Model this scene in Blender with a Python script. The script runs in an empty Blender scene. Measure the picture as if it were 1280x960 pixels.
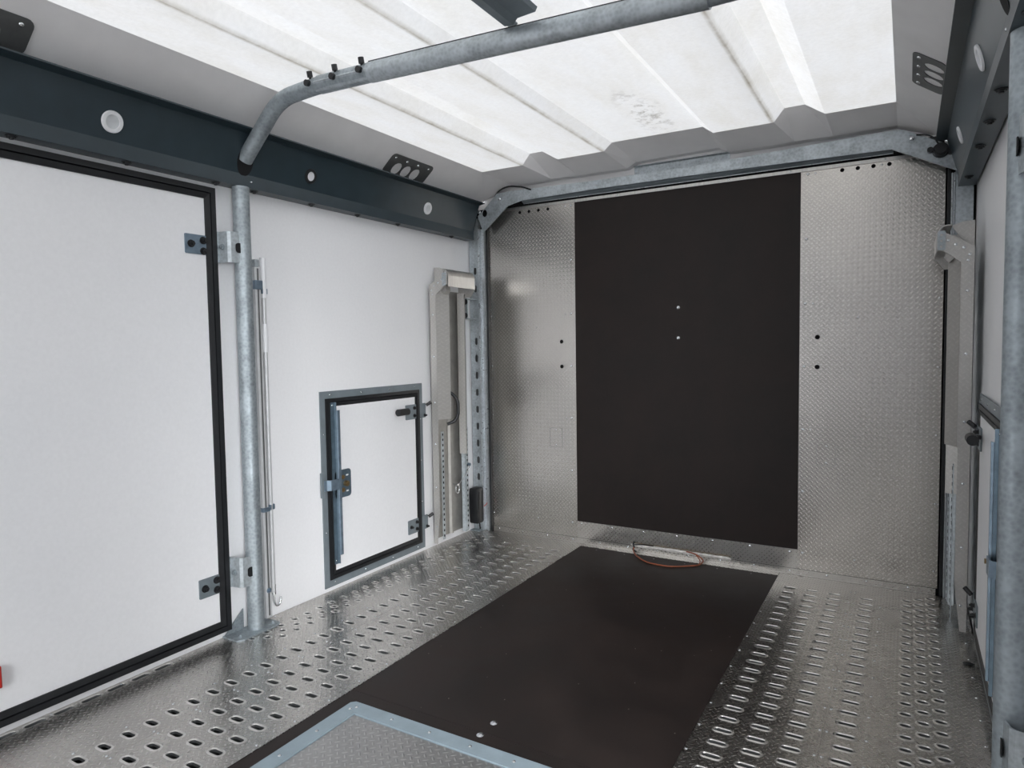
import bpy, bmesh, math, random
from math import sin, cos, pi, radians
from mathutils import Vector, Matrix
random.seed(7)
scene = bpy.context.scene
C = scene.collection

# ------------------------------------------------------------------ camera
F_PX, YAW, PITCH, ROLL = 843.02, -0.530319, -0.0562567, -0.0146865
CAM = Vector((2.182679, -3.284781, 1.070451))
fw = Vector((sin(YAW)*cos(PITCH), cos(YAW)*cos(PITCH), sin(PITCH)))
r0 = Vector((cos(YAW), -sin(YAW), 0)); u0 = r0.cross(fw)
rr = r0*cos(ROLL) + u0*sin(ROLL); uu = u0*cos(ROLL) - r0*sin(ROLL)
cd = bpy.data.cameras.new('camera'); cam = bpy.data.objects.new('camera', cd); C.objects.link(cam)
cd.sensor_fit = 'HORIZONTAL'; cd.sensor_width = 36.0; cd.lens = F_PX/1280*36.0
cd.clip_start = 0.02; cd.clip_end = 200
M4 = Matrix((rr, uu, -fw)).transposed().to_4x4(); M4.translation = CAM
cam.matrix_world = M4
scene.camera = cam

# ------------------------------------------------------------------ light
world = bpy.data.worlds.new('world'); scene.world = world; world.use_nodes = True
wn = world.node_tree; wn.nodes.clear()
wo = wn.nodes.new('ShaderNodeOutputWorld'); bg = wn.nodes.new('ShaderNodeBackground')
tc = wn.nodes.new('ShaderNodeTexCoord'); sp = wn.nodes.new('ShaderNodeSeparateXYZ'); rp = wn.nodes.new('ShaderNodeValToRGB')
wn.links.new(tc.outputs['Generated'], sp.inputs[0]); wn.links.new(sp.outputs['Z'], rp.inputs[0])
for _ in range(2): rp.color_ramp.elements.new(.5)
for e_, (p_, c_) in zip(rp.color_ramp.elements, ((0.0, (.20, .215, .24)), (.15, (.30, .32, .35)), (.45, (.80, .82, .86)), (1.0, (1, 1, 1.02)))):
    e_.position = p_; e_.color = (*c_, 1)
# bright part of the sky low on the right, entering by an assumed opening in the right wall
dt = wn.nodes.new('ShaderNodeVectorMath'); dt.operation = 'DOT_PRODUCT'; dt.inputs[1].default_value = Vector((.62, -.78, .10)).normalized()
wn.links.new(tc.outputs['Generated'], dt.inputs[0])
lr_ = wn.nodes.new('ShaderNodeValToRGB'); wn.links.new(dt.outputs['Value'], lr_.inputs[0])
lr_.color_ramp.interpolation = 'EASE'
lr_.color_ramp.elements[0].position = .84; lr_.color_ramp.elements[0].color = (0, 0, 0, 1)
lr_.color_ramp.elements[1].position = .97; lr_.color_ramp.elements[1].color = (.97, .985, 1.0, 1)
sc_ = wn.nodes.new('ShaderNodeVectorMath'); sc_.operation = 'SCALE'; sc_.inputs['Scale'].default_value = 8.0; wn.links.new(lr_.outputs[0], sc_.inputs[0])
ad_ = wn.nodes.new('ShaderNodeVectorMath'); ad_.operation = 'ADD'; wn.links.new(rp.outputs[0], ad_.inputs[0]); wn.links.new(sc_.outputs[0], ad_.inputs[1])
wn.links.new(ad_.outputs[0], bg.inputs[0]); bg.inputs[1].default_value = 2.5
wn.links.new(bg.outputs[0], wo.inputs[0])
sl = bpy.data.lights.new('sun', 'SUN'); so = bpy.data.objects.new('sun', sl); C.objects.link(so)
sl.energy = 1.5; sl.angle = radians(50); sl.color = (.93, .97, 1.0)
so.rotation_euler = (-Vector((-.80, -.05, .62))).to_track_quat('-Z', 'Y').to_euler()
vs = scene.view_settings; vs.view_transform = 'Standard'; vs.look = 'None'; vs.exposure = 0.0; vs.gamma = 1.0
vs.use_curve_mapping = False

# ------------------------------------------------------------------ materials
MAT = {}
def new_mat(name):
    m = bpy.data.materials.new(name); m.use_nodes = True; m.node_tree.nodes.clear(); MAT[name] = m
    nt = m.node_tree; out = nt.nodes.new('ShaderNodeOutputMaterial'); b = nt.nodes.new('ShaderNodeBsdfPrincipled')
    nt.links.new(b.outputs[0], out.inputs[0]); return m, nt, b, out
def N(nt, t, **k):
    n = nt.nodes.new(t)
    for a, v in k.items(): setattr(n, a, v)
    return n
def math_(nt, op, a, b=None, c=None):
    n = nt.nodes.new('ShaderNodeMath'); n.operation = op
    for i, v in enumerate((a, b, c)):
        if v is None: continue
        if isinstance(v, (int, float)): n.inputs[i].default_value = v
        else: nt.links.new(v, n.inputs[i])
    return n.outputs[0]
def noise(nt, vec, scale, detail=4, rough=.55):
    n = nt.nodes.new('ShaderNodeTexNoise'); n.inputs['Scale'].default_value = scale
    n.inputs['Detail'].default_value = detail; n.inputs['Roughness'].default_value = rough
    if vec is not None: nt.links.new(vec, n.inputs['Vector'])
    return n.outputs['Fac']
def ramp(nt, fac, stops):
    r = nt.nodes.new('ShaderNodeValToRGB'); nt.links.new(fac, r.inputs[0])
    while len(r.color_ramp.elements) < len(stops): r.color_ramp.elements.new(.5)
    for e, (p, c) in zip(r.color_ramp.elements, stops):
        e.position = p; e.color = (c, c, c, 1) if isinstance(c, (int, float)) else (*c, 1)
    return r.outputs[0]
def objvec(nt): return nt.nodes.new('ShaderNodeTexCoord').outputs['Object']
def scaled(nt, vec, s):
    m = nt.nodes.new('ShaderNodeMapping'); m.inputs['Scale'].default_value = s; nt.links.new(vec, m.inputs[0]); return m.outputs[0]
def bump(nt, h, b, strength, dist):
    n = nt.nodes.new('ShaderNodeBump'); n.inputs['Strength'].default_value = strength; n.inputs['Distance'].default_value = dist
    nt.links.new(h, n.inputs['Height']); nt.links.new(n.outputs[0], b.inputs['Normal'])

def simple(name, col, rough=.5, metal=0, nscale=0, namt=.1, bmp=0, bscale=200):
    m, nt, b, o = new_mat(name); b.inputs['Roughness'].default_value = rough; b.inputs['Metallic'].default_value = metal
    v = objvec(nt)
    f = noise(nt, v, nscale or 8, 5)
    lo = tuple(c*(1-namt) for c in col); hi = tuple(min(1, c*(1+namt)) for c in col)
    nt.links.new(ramp(nt, f, [(.3, lo), (.7, hi)]), b.inputs['Base Color'])
    if bmp: bump(nt, noise(nt, v, bscale, 2), b, bmp, .001)
    return m

def chequer(name, axes, col, rough=.34, pitch=.0215, strength=.55, dirt=.0, metal=1.0, rhi=.12, cmod=.10):
    """aluminium tread sheet: raised bars in a herringbone, set at +45 and -45 degrees"""
    m, nt, b, o = new_mat(name); b.inputs['Metallic'].default_value = metal
    v = objvec(nt); s = nt.nodes.new('ShaderNodeSeparateXYZ'); nt.links.new(v, s.inputs[0])
    U = math_(nt, 'DIVIDE', s.outputs[axes[0]], pitch); V = math_(nt, 'DIVIDE', s.outputs[axes[1]], pitch)
    def bars(off, sign):
        fu = math_(nt, 'SUBTRACT', math_(nt, 'FRACT', math_(nt, 'ADD', U, off+100.0)), .5)
        fv = math_(nt, 'SUBTRACT', math_(nt, 'FRACT', math_(nt, 'ADD', V, off+100.0)), .5)
        a = math_(nt, 'ADD', fu, math_(nt, 'MULTIPLY', fv, sign)); c = math_(nt, 'SUBTRACT', fu, math_(nt, 'MULTIPLY', fv, sign))
        a = math_(nt, 'POWER', math_(nt, 'ABSOLUTE', math_(nt, 'DIVIDE', a, .50)), 2.0)
        c = math_(nt, 'POWER', math_(nt, 'ABSOLUTE', math_(nt, 'DIVIDE', c, .17)), 2.0)
        return math_(nt, 'SUBTRACT', 1.0, math_(nt, 'MINIMUM', math_(nt, 'ADD', a, c), 1.0))
    h = math_(nt, 'MAXIMUM', bars(0.0, 1.0), bars(.5, -1.0))
    h = math_(nt, 'POWER', h, .6)
    wear = noise(nt, v, 2.2, 6, .6)
    fine = noise(nt, scaled(nt, v, (1, 1, 1)), 60, 3, .6)
    lo = tuple(c*(1-.10-dirt) for c in col)
    cr = ramp(nt, wear, [(.32, lo), (.62, col)])
    mb = nt.nodes.new('ShaderNodeMixRGB'); mb.blend_type = 'MULTIPLY'; mb.inputs[0].default_value = 1.0
    nt.links.new(cr, mb.inputs[1]); nt.links.new(ramp(nt, h, [(0, 1-.8*cmod), (.7, 1+1.2*cmod)]), mb.inputs[2]); cr = mb.outputs[0]
    mx = nt.nodes.new('ShaderNodeMixRGB'); mx.blend_type = 'MULTIPLY'; mx.inputs[0].default_value = .25
    nt.links.new(cr, mx.inputs[1]); nt.links.new(ramp(nt, fine, [(.3, .75), (.7, 1.0)]), mx.inputs[2])
    nt.links.new(mx.outputs[0], b.inputs['Base Color'])
    rf = math_(nt, 'ADD', math_(nt, 'MULTIPLY', wear, rhi), rough-rhi*.5)
    rf = math_(nt, 'SUBTRACT', rf, math_(nt, 'MULTIPLY', h, .04)); nt.links.new(rf, b.inputs['Roughness'])
    bump(nt, h, b, strength, .0012)
    return m

ALU = (.66, .645, .62)
chequer('chequer_wall', ('X', 'Z'), (.605, .58, .545), rough=.25, strength=.42)
chequer('chequer_kick', ('X', 'Z'), (.60, .58, .55), rough=.30, strength=.12, cmod=.03)
chequer('chequer_floor', ('X', 'Y'), (.61, .585, .55), rough=.28, strength=.42, dirt=.1)
chequer('chequer_lid', ('X', 'Y'), (.56, .55, .54), rough=.36, strength=.9, pitch=.026)
chequer('chequer_ramp', ('X', 'Z'), (.58, .565, .54), rough=.48, strength=.2, metal=.55, cmod=.04)
def galv(name, col, rough):
    m, nt, b, o = new_mat(name); b.inputs['Metallic'].default_value = .6
    v = objvec(nt); vo = nt.nodes.new('ShaderNodeTexVoronoi'); vo.inputs['Scale'].default_value = 90; nt.links.new(v, vo.inputs['Vector'])
    f = math_(nt, 'ADD', math_(nt, 'MULTIPLY', noise(nt, v, 14, 6, .65), .75), math_(nt, 'MULTIPLY', vo.outputs['Distance'], .25))
    lo = tuple(c*.62 for c in col)
    nt.links.new(ramp(nt, f, [(.30, lo), (.62, col)]), b.inputs['Base Color'])
    nt.links.new(ramp(nt, f, [(.3, rough+.1), (.7, rough-.06)]), b.inputs['Roughness'])
    bump(nt, f, b, .25, .001)
galv('galvanised', (.40, .45, .48), .50)
galv('zinc_sheet', (.66, .70, .73), .30)
galv('galvanised_sheet', (.52, .57, .60), .46)
m, nt, b, o = new_mat('brushed_aluminium'); b.inputs['Metallic'].default_value = 1; b.inputs['Roughness'].default_value = .34
v = objvec(nt); f = noise(nt, scaled(nt, v, (1, 1, .08)), 90, 4)
nt.links.new(ramp(nt, f, [(.3, (.48, .47, .455)), (.7, (.60, .59, .57))]), b.inputs['Base Color'])
simple('pole_aluminium', (.60, .61, .62), .42, .25, 40, .05)
simple('rim_aluminium', (.72, .70, .67), .30, 1, 20, .05)
simple('web_aluminium', (.36, .35, .33), .5, .6, 20, .12)
simple('zinc_bolt', (.75, .77, .79), .25, 1, 30, .08)
simple('black_steel', (.012, .012, .014), .45, 0, 30, .3)
simple('black_rubber', (.010, .011, .013), .5, 0, 20, .3, .2, 120)
simple('black_plastic', (.016, .017, .019), .42, 0, 20, .2)
simple('void', (.006, .006, .007), .9)
simple('beam_paint', (.026, .042, .052), .33, 0, 12, .12, .15, 400)
simple('frame_grey', (.17, .20, .22), .42, 0, 14, .12)
simple('hinge_steel', (.22, .29, .36), .38, .6, 30, .2)
simple('latch_steel', (.15, .21, .26), .36, .6, 30, .2)
simple('hatch_frame_blue', (.32, .40, .45), .5, .1, 12, .12, .1, 200)
simple('roof_grey', (.88, .87, .87), .55, 0, 5, .05, .25, 260)
simple('bracket_grey', (.12, .125, .125), .5, .3, 20, .15)
simple('white_plastic', (.80, .81, .83), .35, 0, 10, .03)
simple('lens', (.62, .64, .66), .3, 0, 30, .1)
simple('orange_cable', (.26, .075, .035), .45, 0, 40, .2)
simple('foam_seal', (.62, .60, .57), .7, 0, 60, .2, .5, 300)
simple('red_plastic', (.55, .03, .02), .3, 0, 20, .1)
simple('asphalt', (.09, .09, .095), .85, 0, 3, .3, .4, 60)
simple('brass', (.30, .22, .12), .4, .8, 40, .3)
# white GRP wall skin
m, nt, b, o = new_mat('wall_white'); v = objvec(nt)
f = noise(nt, v, 1.6, 5); g = noise(nt, v, 90, 3)
mx = nt.nodes.new('ShaderNodeMixRGB'); mx.blend_type = 'MULTIPLY'; mx.inputs[0].default_value = 1
nt.links.new(ramp(nt, f, [(.3, (.845, .85, .87)), (.7, (.885, .885, .90))]), mx.inputs[1])
nt.links.new(ramp(nt, g, [(.3, .965), (.7, 1.0)]), mx.inputs[2]); nt.links.new(mx.outputs[0], b.inputs['Base Color'])
b.inputs['Roughness'].default_value = .32; bump(nt, noise(nt, v, 350, 2), b, .06, .001)
# film faced plywood, brown-black with wear
def ply(name, lo, hi, spk):
    m, nt, b, o = new_mat(name); v = objvec(nt)
    f = noise(nt, v, 3.2, 8, .65); g = noise(nt, v, 480, 2)
    a = ramp(nt, f, [(.28, lo), (.70, hi)])
    mx = nt.nodes.new('ShaderNodeMixRGB'); mx.blend_type = 'MULTIPLY'; mx.inputs[0].default_value = .8
    nt.links.new(a, mx.inputs[1]); nt.links.new(ramp(nt, g, [(.35, .55), (.65, 1.0)]), mx.inputs[2])
    col = mx.outputs[0]
    if spk:
        vo = nt.nodes.new('ShaderNodeTexVoronoi'); vo.inputs['Scale'].default_value = 26; nt.links.new(v, vo.inputs['Vector'])
        sc = nt.nodes.new('ShaderNodeSeparateXYZ'); nt.links.new(vo.outputs['Color'], sc.inputs[0])
        k = math_(nt, 'MULTIPLY', math_(nt, 'LESS_THAN', vo.outputs['Distance'], .045), math_(nt, 'GREATER_THAN', sc.outputs['X'], .72))
        m2 = nt.nodes.new('ShaderNodeMixRGB'); nt.links.new(k, m2.inputs[0]); nt.links.new(col, m2.inputs[1]); m2.inputs[2].default_value = (.35, .32, .28, 1); col = m2.outputs[0]
    nt.links.new(col, b.inputs['Base Color'])
    nt.links.new(ramp(nt, f, [(.3, .46), (.7, .62)]), b.inputs['Roughness']); b.inputs['Specular IOR Level'].default_value = .28
    bump(nt, g, b, .15, .001)
ply('plywood_wall', (.013, .0095, .0085), (.026, .018, .016), False)
ply('plywood_floor', (.014, .0105, .0100), (.038, .026, .0225), True)
# translucent roof sheet with mould streaks
FEET = (.456, .905, 1.679)
m = bpy.data.materials.new('roof_translucent'); m.use_nodes = True; MAT['roof_translucent'] = m
nt = m.node_tree; nt.nodes.clear(); out = nt.nodes.new('ShaderNodeOutputMaterial')
v = objvec(nt); s = nt.nodes.new('ShaderNodeSeparateXYZ'); nt.links.new(v, s.inputs[0])
st = noise(nt, scaled(nt, v, (3.5, 1.4, 3)), 2.2, 7, .6); blot = noise(nt, v, 5, 6, .7); fib = noise(nt, v, 70, 3, .7)
col = ramp(nt, st, [(.30, (.90, .885, .85)), (.52, (.955, .95, .94)), (.7, (.97, .975, .98))])
def mul(nt, a, bb):
    x = nt.nodes.new('ShaderNodeMixRGB'); x.blend_type = 'MULTIPLY'; x.inputs[0].default_value = 1; nt.links.new(a, x.inputs[1]); nt.links.new(bb, x.inputs[2]); return x.outputs[0]
col = mul(nt, col, ramp(nt, fib, [(.3, .93), (.7, 1.0)]))
wob = math_(nt, 'MULTIPLY', math_(nt, 'SUBTRACT', blot, .5), .012)
line = None
for fx in FEET:
    d = math_(nt, 'ABSOLUTE', math_(nt, 'SUBTRACT', math_(nt, 'ADD', s.outputs['X'], wob), fx-1.2-.004))
    e = math_(nt, 'SUBTRACT', 1.0, math_(nt, 'MINIMUM', math_(nt, 'DIVIDE', d, .013), 1.0))
    line = e if line is None else math_(nt, 'MAXIMUM', line, e)
line = math_(nt, 'MULTIPLY', line, ramp(nt, noise(nt, v, 6, 5, .7), [(.35, .35), (.65, 1.0)]))
col = mul(nt, col, ramp(nt, line, [(0, (1, 1, 1)), (1, (.42, .38, .31))]))
dx = math_(nt, 'DIVIDE', math_(nt, 'SUBTRACT', s.outputs['X'], .02), .10); dy = math_(nt, 'DIVIDE', math_(nt, 'SUBTRACT', s.outputs['Y'], 1.00), .34)
rad = math_(nt, 'ADD', math_(nt, 'MULTIPLY', dx, dx), math_(nt, 'MULTIPLY', dy, dy))
near = math_(nt, 'SUBTRACT', 1.0, math_(nt, 'MINIMUM', rad, 1.0))
spot = math_(nt, 'MULTIPLY', near, ramp(nt, noise(nt, v, 16, 6, .75), [(.50, 0.0), (.66, 1.0)]))
col = mul(nt, col, ramp(nt, spot, [(0, (1, 1, 1)), (1, (.35, .33, .30))]))
df = nt.nodes.new('ShaderNodeBsdfDiffuse'); tr = nt.nodes.new('ShaderNodeBsdfTranslucent'); mxs = nt.nodes.new('ShaderNodeMixShader')
nt.links.new(col, df.inputs[0]); nt.links.new(col, tr.inputs[0]); mxs.inputs[0].default_value = .25
nt.links.new(df.outputs[0], mxs.inputs[1]); nt.links.new(tr.outputs[0], mxs.inputs[2]); nt.links.new(mxs.outputs[0], out.inputs[0])

# ------------------------------------------------------------------ geometry helpers
class Frame:
    """maps build coordinates to the world; mirrored for the right-hand side"""
    def __init__(s, mirror=None): s.m = mirror
    def __call__(s, p): return Vector((s.m-p[0], p[1], p[2])) if s.m is not None else Vector(p)
ID = Frame()

def link(name, bm, mat, parent=None, fr=ID, smooth=None, mat2=None):
    for vv in bm.verts: vv.co = fr(vv.co)
    if fr.m is not None: bmesh.ops.reverse_faces(bm, faces=bm.faces)
    if parent is not None:
        off = parent['_base'] if '_base' in parent.keys() else (0, 0, 0)
        bmesh.ops.translate(bm, verts=bm.verts, vec=-Vector(off))
    me = bpy.data.meshes.new(name); bm.to_mesh(me); bm.free(); me.materials.append(MAT[mat])
    for m_ in (mat2 or ()): me.materials.append(MAT[m_])
    if smooth:
        for p in me.polygons: p.use_smooth = True
        me.set_sharp_from_angle(angle=radians(smooth))
    o = bpy.data.objects.new(name, me); C.objects.link(o)
    if parent is not None:
        o.parent = parent; o['_base'] = tuple(off)
    return o
def origin(o, loc):
    """moves a top-level mesh's origin without moving it"""
    o.data.transform(Matrix.Translation(-Vector(loc))); o.location = loc
def tag(o, label, cat, group=None):
    o['label'] = label; o['category'] = cat
    if group: o['group'] = group
    return o
def thing(name, label, cat, loc, group=None, fr=ID):
    o = bpy.data.objects.new(name, None); C.objects.link(o); o.empty_display_size = .05
    w = fr(loc); o.location = w; o['_base'] = tuple(w)
    return tag(o, label, cat, group)
def structure(name, loc=(0, 0, 0), label=None):
    o = bpy.data.objects.new(name, None); C.objects.link(o); o.location = loc; o['_base'] = tuple(loc); o['kind'] = 'structure'
    if label: o['label'] = label
    return o

def box(bm, a, b, bev=0.0):
    x0, y0, z0 = min(a[0], b[0]), min(a[1], b[1]), min(a[2], b[2]); x1, y1, z1 = max(a[0], b[0]), max(a[1], b[1]), max(a[2], b[2])
    r = bmesh.ops.create_cube(bm, size=1.0); vs_ = r['verts']
    for vv in vs_: vv.co = Vector(((x0+x1)/2+vv.co.x*(x1-x0), (y0+y1)/2+vv.co.y*(y1-y0), (z0+z1)/2+vv.co.z*(z1-z0)))
    if bev:
        es = list({e for vv in vs_ for e in vv.link_edges})
        bmesh.ops.bevel(bm, geom=es, offset=bev, segments=2, profile=.5, affect='EDGES')
    return bm
def nb(): return bmesh.new()
def bx(a, b, bev=0.0): return box(nb(), a, b, bev)
def tube(bm, pts, r, n=16, caps=True, rads=None):
    pts = [Vector(p) for p in pts]; rings = []
    t0 = (pts[1]-pts[0]).normalized(); up = Vector((0, 0, 1)) if abs(t0.z) < .9 else Vector((0, 1, 0))
    side = t0.cross(up).normalized()
    for i, p in enumerate(pts):
        if i == 0: t = (pts[1]-pts[0]).normalized()
        elif i == len(pts)-1: t = (pts[-1]-pts[-2]).normalized()
        else: t = ((pts[i+1]-p).normalized()+(p-pts[i-1]).normalized()).normalized()
        side = (side-t*side.dot(t)).normalized(); nn = t.cross(side)
        R = rads[i] if rads else r
        rings.append([bm.verts.new(p+(side*cos(2*pi*k/n)+nn*sin(2*pi*k/n))*R) for k in range(n)])
    for a, c in zip(rings, rings[1:]):
        for k in range(n): bm.faces.new((a[k], a[(k+1) % n], c[(k+1) % n], c[k]))
    if caps: bm.faces.new(list(reversed(rings[0]))); bm.faces.new(rings[-1])
    return bm
def fillet(pts, rad, seg=6):
    pts = [Vector(p) for p in pts]; out = [pts[0]]
    for a, p, c in zip(pts, pts[1:], pts[2:]):
        d1 = (a-p).normalized(); d2 = (c-p).normalized(); r = min(rad, (a-p).length*.45, (c-p).length*.45)
        s_, e_ = p+d1*r, p+d2*r
        for k in range(seg+1):
            t = k/seg; out.append((1-t)**2*s_+2*t*(1-t)*p+t*t*e_)
    out.append(pts[-1]); return out
def prism(bm, poly, axis, a0, a1):
    """extrudes a 2D polygon along axis; poly gives the other two coordinates in x,y,z order"""
    def P(q, h):
        c = list(q); c.insert('XYZ'.index(axis), h); return c
    A = [bm.verts.new(P(q, a0)) for q in poly]; B = [bm.verts.new(P(q, a1)) for q in poly]
    n = len(poly); bm.faces.new(A); bm.faces.new(list(reversed(B)))
    for k in range(n): bm.faces.new((A[k], B[k], B[(k+1) % n], A[(k+1) % n]))
    bmesh.ops.recalc_face_normals(bm, faces=bm.faces); return bm
def strip(bm, line, th, axis, a0, a1):
    """a bent sheet: an open 2D polyline of thickness th, extruded along axis"""
    L = [Vector(p) for p in line]; up, dn = [], []
    for i, p in enumerate(L):
        ns = []
        if i > 0: d = (p-L[i-1]).normalized(); ns.append(Vector((-d.y, d.x)))
        if i < len(L)-1: d = (L[i+1]-p).normalized(); ns.append(Vector((-d.y, d.x)))
        nn = sum(ns, Vector((0, 0))).normalized(); k = 1/max(.35, nn.dot(ns[0]))
        up.append(p+nn*th/2*k); dn.append(p-nn*th/2*k)
    return prism(bm, [tuple(q) for q in up+dn[::-1]], axis, a0, a1)
def plate(bm, outer, holes, axis, h0, h1):
    """flat plate with real holes: outer and holes are 2D loops, thickness from h0 to h1"""
    def P(q, h):
        c = list(q); c.insert('XYZ'.index(axis), h); return c
    es = []; loops = []
    for lp in [outer]+holes:
        vv = [bm.verts.new(P(q, h0)) for q in lp]; loops.append(vv)
        es += [bm.edges.new((vv[k], vv[(k+1) % len(vv)])) for k in range(len(vv))]
    bmesh.ops.triangle_fill(bm, use_beauty=True, use_dissolve=False, edges=es)
    fs = list(bm.faces)
    r = bmesh.ops.duplicate(bm, geom=list(bm.verts)+list(bm.edges)+fs)
    vm = r['vert_map']
    for vv in r['geom']:
        if isinstance(vv, bmesh.types.BMVert): vv.co['XYZ'.index(axis)] = h1
    for vv in loops:
        for k in range(len(vv)):
            a, c = vv[k], vv[(k+1) % len(vv)]; bm.faces.new((a, c, vm[c], vm[a]))
    bmesh.ops.recalc_face_normals(bm, faces=bm.faces); return bm
def circ(cx, cy, r, n=16, sx=1.0, sy=1.0): return [(cx+r*sx*cos(2*pi*k/n), cy+r*sy*sin(2*pi*k/n)) for k in range(n)]
def stadium(cx, cy, L, W, off=0.0, n=5, along=0):
    """slot outline, L long and W wide, long axis first (along=0) or second coordinate"""
    r = W/2+off; h = L/2-W/2; p = []
    for k in range(n+1): a = -pi/2+pi*k/n; p.append((h+r*cos(a), r*sin(a)))
    for k in range(n+1): a = pi/2+pi*k/n; p.append((-h+r*cos(a), r*sin(a)))
    if along: p = [(q[1], -q[0]) for q in p]
    return [(cx+q[0], cy+q[1]) for q in p]
def rrect(x0, y0, x1, y1, r, n=4):
    p = []
    for cx, cy, a0 in ((x1-r, y1-r, 0), (x0+r, y1-r, pi/2), (x0+r, y0+r, pi), (x1-r, y0+r, 1.5*pi)):
        for k in range(n+1): a = a0+pi/2*k/n; p.append((cx+r*cos(a), cy+r*sin(a)))
    return p
def dome_bm(r=.005, h=.003, n=12):
    """button rivet head, base on z=0, pointing +z"""
    bm = nb(); prev = None
    for i in range(4):
        a = i/3*pi/2; R = r*cos(a) if i < 3 else 0
        if i == 3: top = bm.verts.new((0, 0, h)); [bm.faces.new((prev[k], prev[(k+1) % n], top)) for k in range(n)]; break
        ring = [bm.verts.new((R*cos(2*pi*k/n), R*sin(2*pi*k/n), h*sin(a))) for k in range(n)]
        if prev: [bm.faces.new((prev[k], prev[(k+1) % n], ring[(k+1) % n], ring[k])) for k in range(n)]
        prev = ring
    return bm
def hexbolt_bm(r=.010, h=.008, washer=True):
    bm = nb()
    if washer: tube(bm, [(0, 0, 0), (0, 0, .002)], r*1.35, 16)
    tube(bm, [(0, 0, .001), (0, 0, h)], r, 6); tube(bm, [(0, 0, h), (0, 0, h+.004)], r*.55, 12)
    return bm
_mesh_cache = {}
def cached(key, maker, mat):
    if key not in _mesh_cache:
        bm = maker(); me = bpy.data.meshes.new(key[0]); bm.to_mesh(me); bm.free(); me.materials.append(MAT[mat])
        for p in me.polygons: p.use_smooth = True
        me.set_sharp_from_angle(angle=radians(40)); _mesh_cache[key] = me
    return _mesh_cache[key]
DIRS = {'Z': (0, 0, 1), '-Y': (0, -1, 0), 'X': (1, 0, 0), '-X': (-1, 0, 0), '-Z': (0, 0, -1), 'Y': (0, 1, 0)}
def stud(name, pos, direction, parent, key=('rivet', .0055, .003), maker=None, mat='zinc_bolt', fr=ID):
    """a small fastener as a part of its own; meshes are shared"""
    me = cached(key, maker or (lambda: dome_bm(key[1], key[2])), mat)
    o = bpy.data.objects.new(name, me); C.objects.link(o)
    d = Vector(DIRS[direction]) if isinstance(direction, str) else Vector(direction)
    if fr.m is not None: d.x = -d.x
    o.rotation_euler = d.to_track_quat('Z', 'Y').to_euler()
    o.parent = parent; base = Vector(parent['_base']) if parent is not None else Vector((0, 0, 0))
    o.location = fr(pos)-base
    return o
def bolt(pos, d, parent, fr=ID, r=.008, mat='black_steel', h=.007, name='bolt'):
    return stud(name, pos, d, parent, ('bolt', r, h, mat), lambda: hexbolt_bm(r, h), mat, fr)

WALLR = 2.410
FR = Frame(2.405)          # mirror for wall things
class ClampFrame(Frame):
    def __call__(s, p): q = super().__call__(p); q.x = min(q.x, WALLR-.0006); return q
FRP = ClampFrame(2.428)    # the right post stands closer to its wall
MF = 2.378                 # mirror for floor things
Y_OPEN = -4.60             # assumed rear end, half open, out of view behind the camera

# ------------------------------------------------------------------ setting: shell
o = link('ground', bx((-9, -16, -.60), (12, 8, -.55)), 'asphalt'); o['kind'] = 'structure'
o = link('floor', bx((0, Y_OPEN, -.10), (WALLR, .10, -.030), .002), 'bracket_grey'); o['kind'] = 'structure'
o = link('wall_left', bx((-.04, Y_OPEN, -.10), (0, .10, 1.80), .002), 'wall_white'); o['kind'] = 'structure'
o = link('wall_right', bx((WALLR, -2.45, -.10), (WALLR+.04, .10, 1.80), .002), 'wall_white'); o['kind'] = 'structure'
o = link('wall_right', bx((WALLR, Y_OPEN, -.10), (WALLR+.04, -3.48, 1.80), .002), 'wall_white'); o['kind'] = 'structure'  # out of view; the side opening before it is added to shape the light
o = link('rear_light_blocker', bx((1.10, Y_OPEN-.04, -.10), (WALLR+.04, Y_OPEN, 1.98), .002), 'wall_white'); o['kind'] = 'structure'  # unseen panel added to keep low sky light off the left door
o = link('wall_back', bx((0, .012, -.045), (WALLR, .05, 1.93), .002), 'void'); o['kind'] = 'structure'

# roof moulding: grey border with faceted closure, translucent ribbed middle
ZP, ZR = 2.0, 2.052
XL, XR, YB = .207, 2.130, -.200
prof = [(XL, ZP), (.456, ZP), (.500, ZR), (.580, ZR), (.657, ZP), (.905, ZP), (.947, 2.036), (1.380, 2.034), (1.424, ZP), (1.679, ZP), (1.720, ZR), (1.801, ZR), (1.877, ZP), (XR, ZP)]
ceil = structure('ceiling', (1.2, -1.5, 2.0))
bm = nb()
front = [bm.verts.new((x, Y_OPEN, z)) for x, z in prof]; back = [bm.verts.new((x, YB, z)) for x, z in prof]
for k in range(len(prof)-1): bm.faces.new((front[k], front[k+1], back[k+1], back[k]))
sky = link('translucent_roof_panel', bm, 'roof_translucent', ceil)
bm = nb()
def V(x, y, z): return bm.verts.new((x, y, z))
bk = [V(x, YB, z) for x, z in prof]
# facets spread as they run down to the closure's lower edge
low = [(.296, 1.951), (.490, 1.949), (.540, 1.952), (.600, 1.952), (.700, 1.948), (.960, 1.948), (1.008, 1.972), (1.413, 1.978), (1.460, 1.951), (1.682, 1.950), (1.740, 1.952), (1.800, 1.952), (1.895, 1.950), (2.134, 1.952)]
YL = -.035
lw = [V(x, YL, z) for x, z in low]
for k in range(len(bk)-1): bm.faces.new((bk[k], bk[k+1], lw[k+1], lw[k]))
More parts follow.
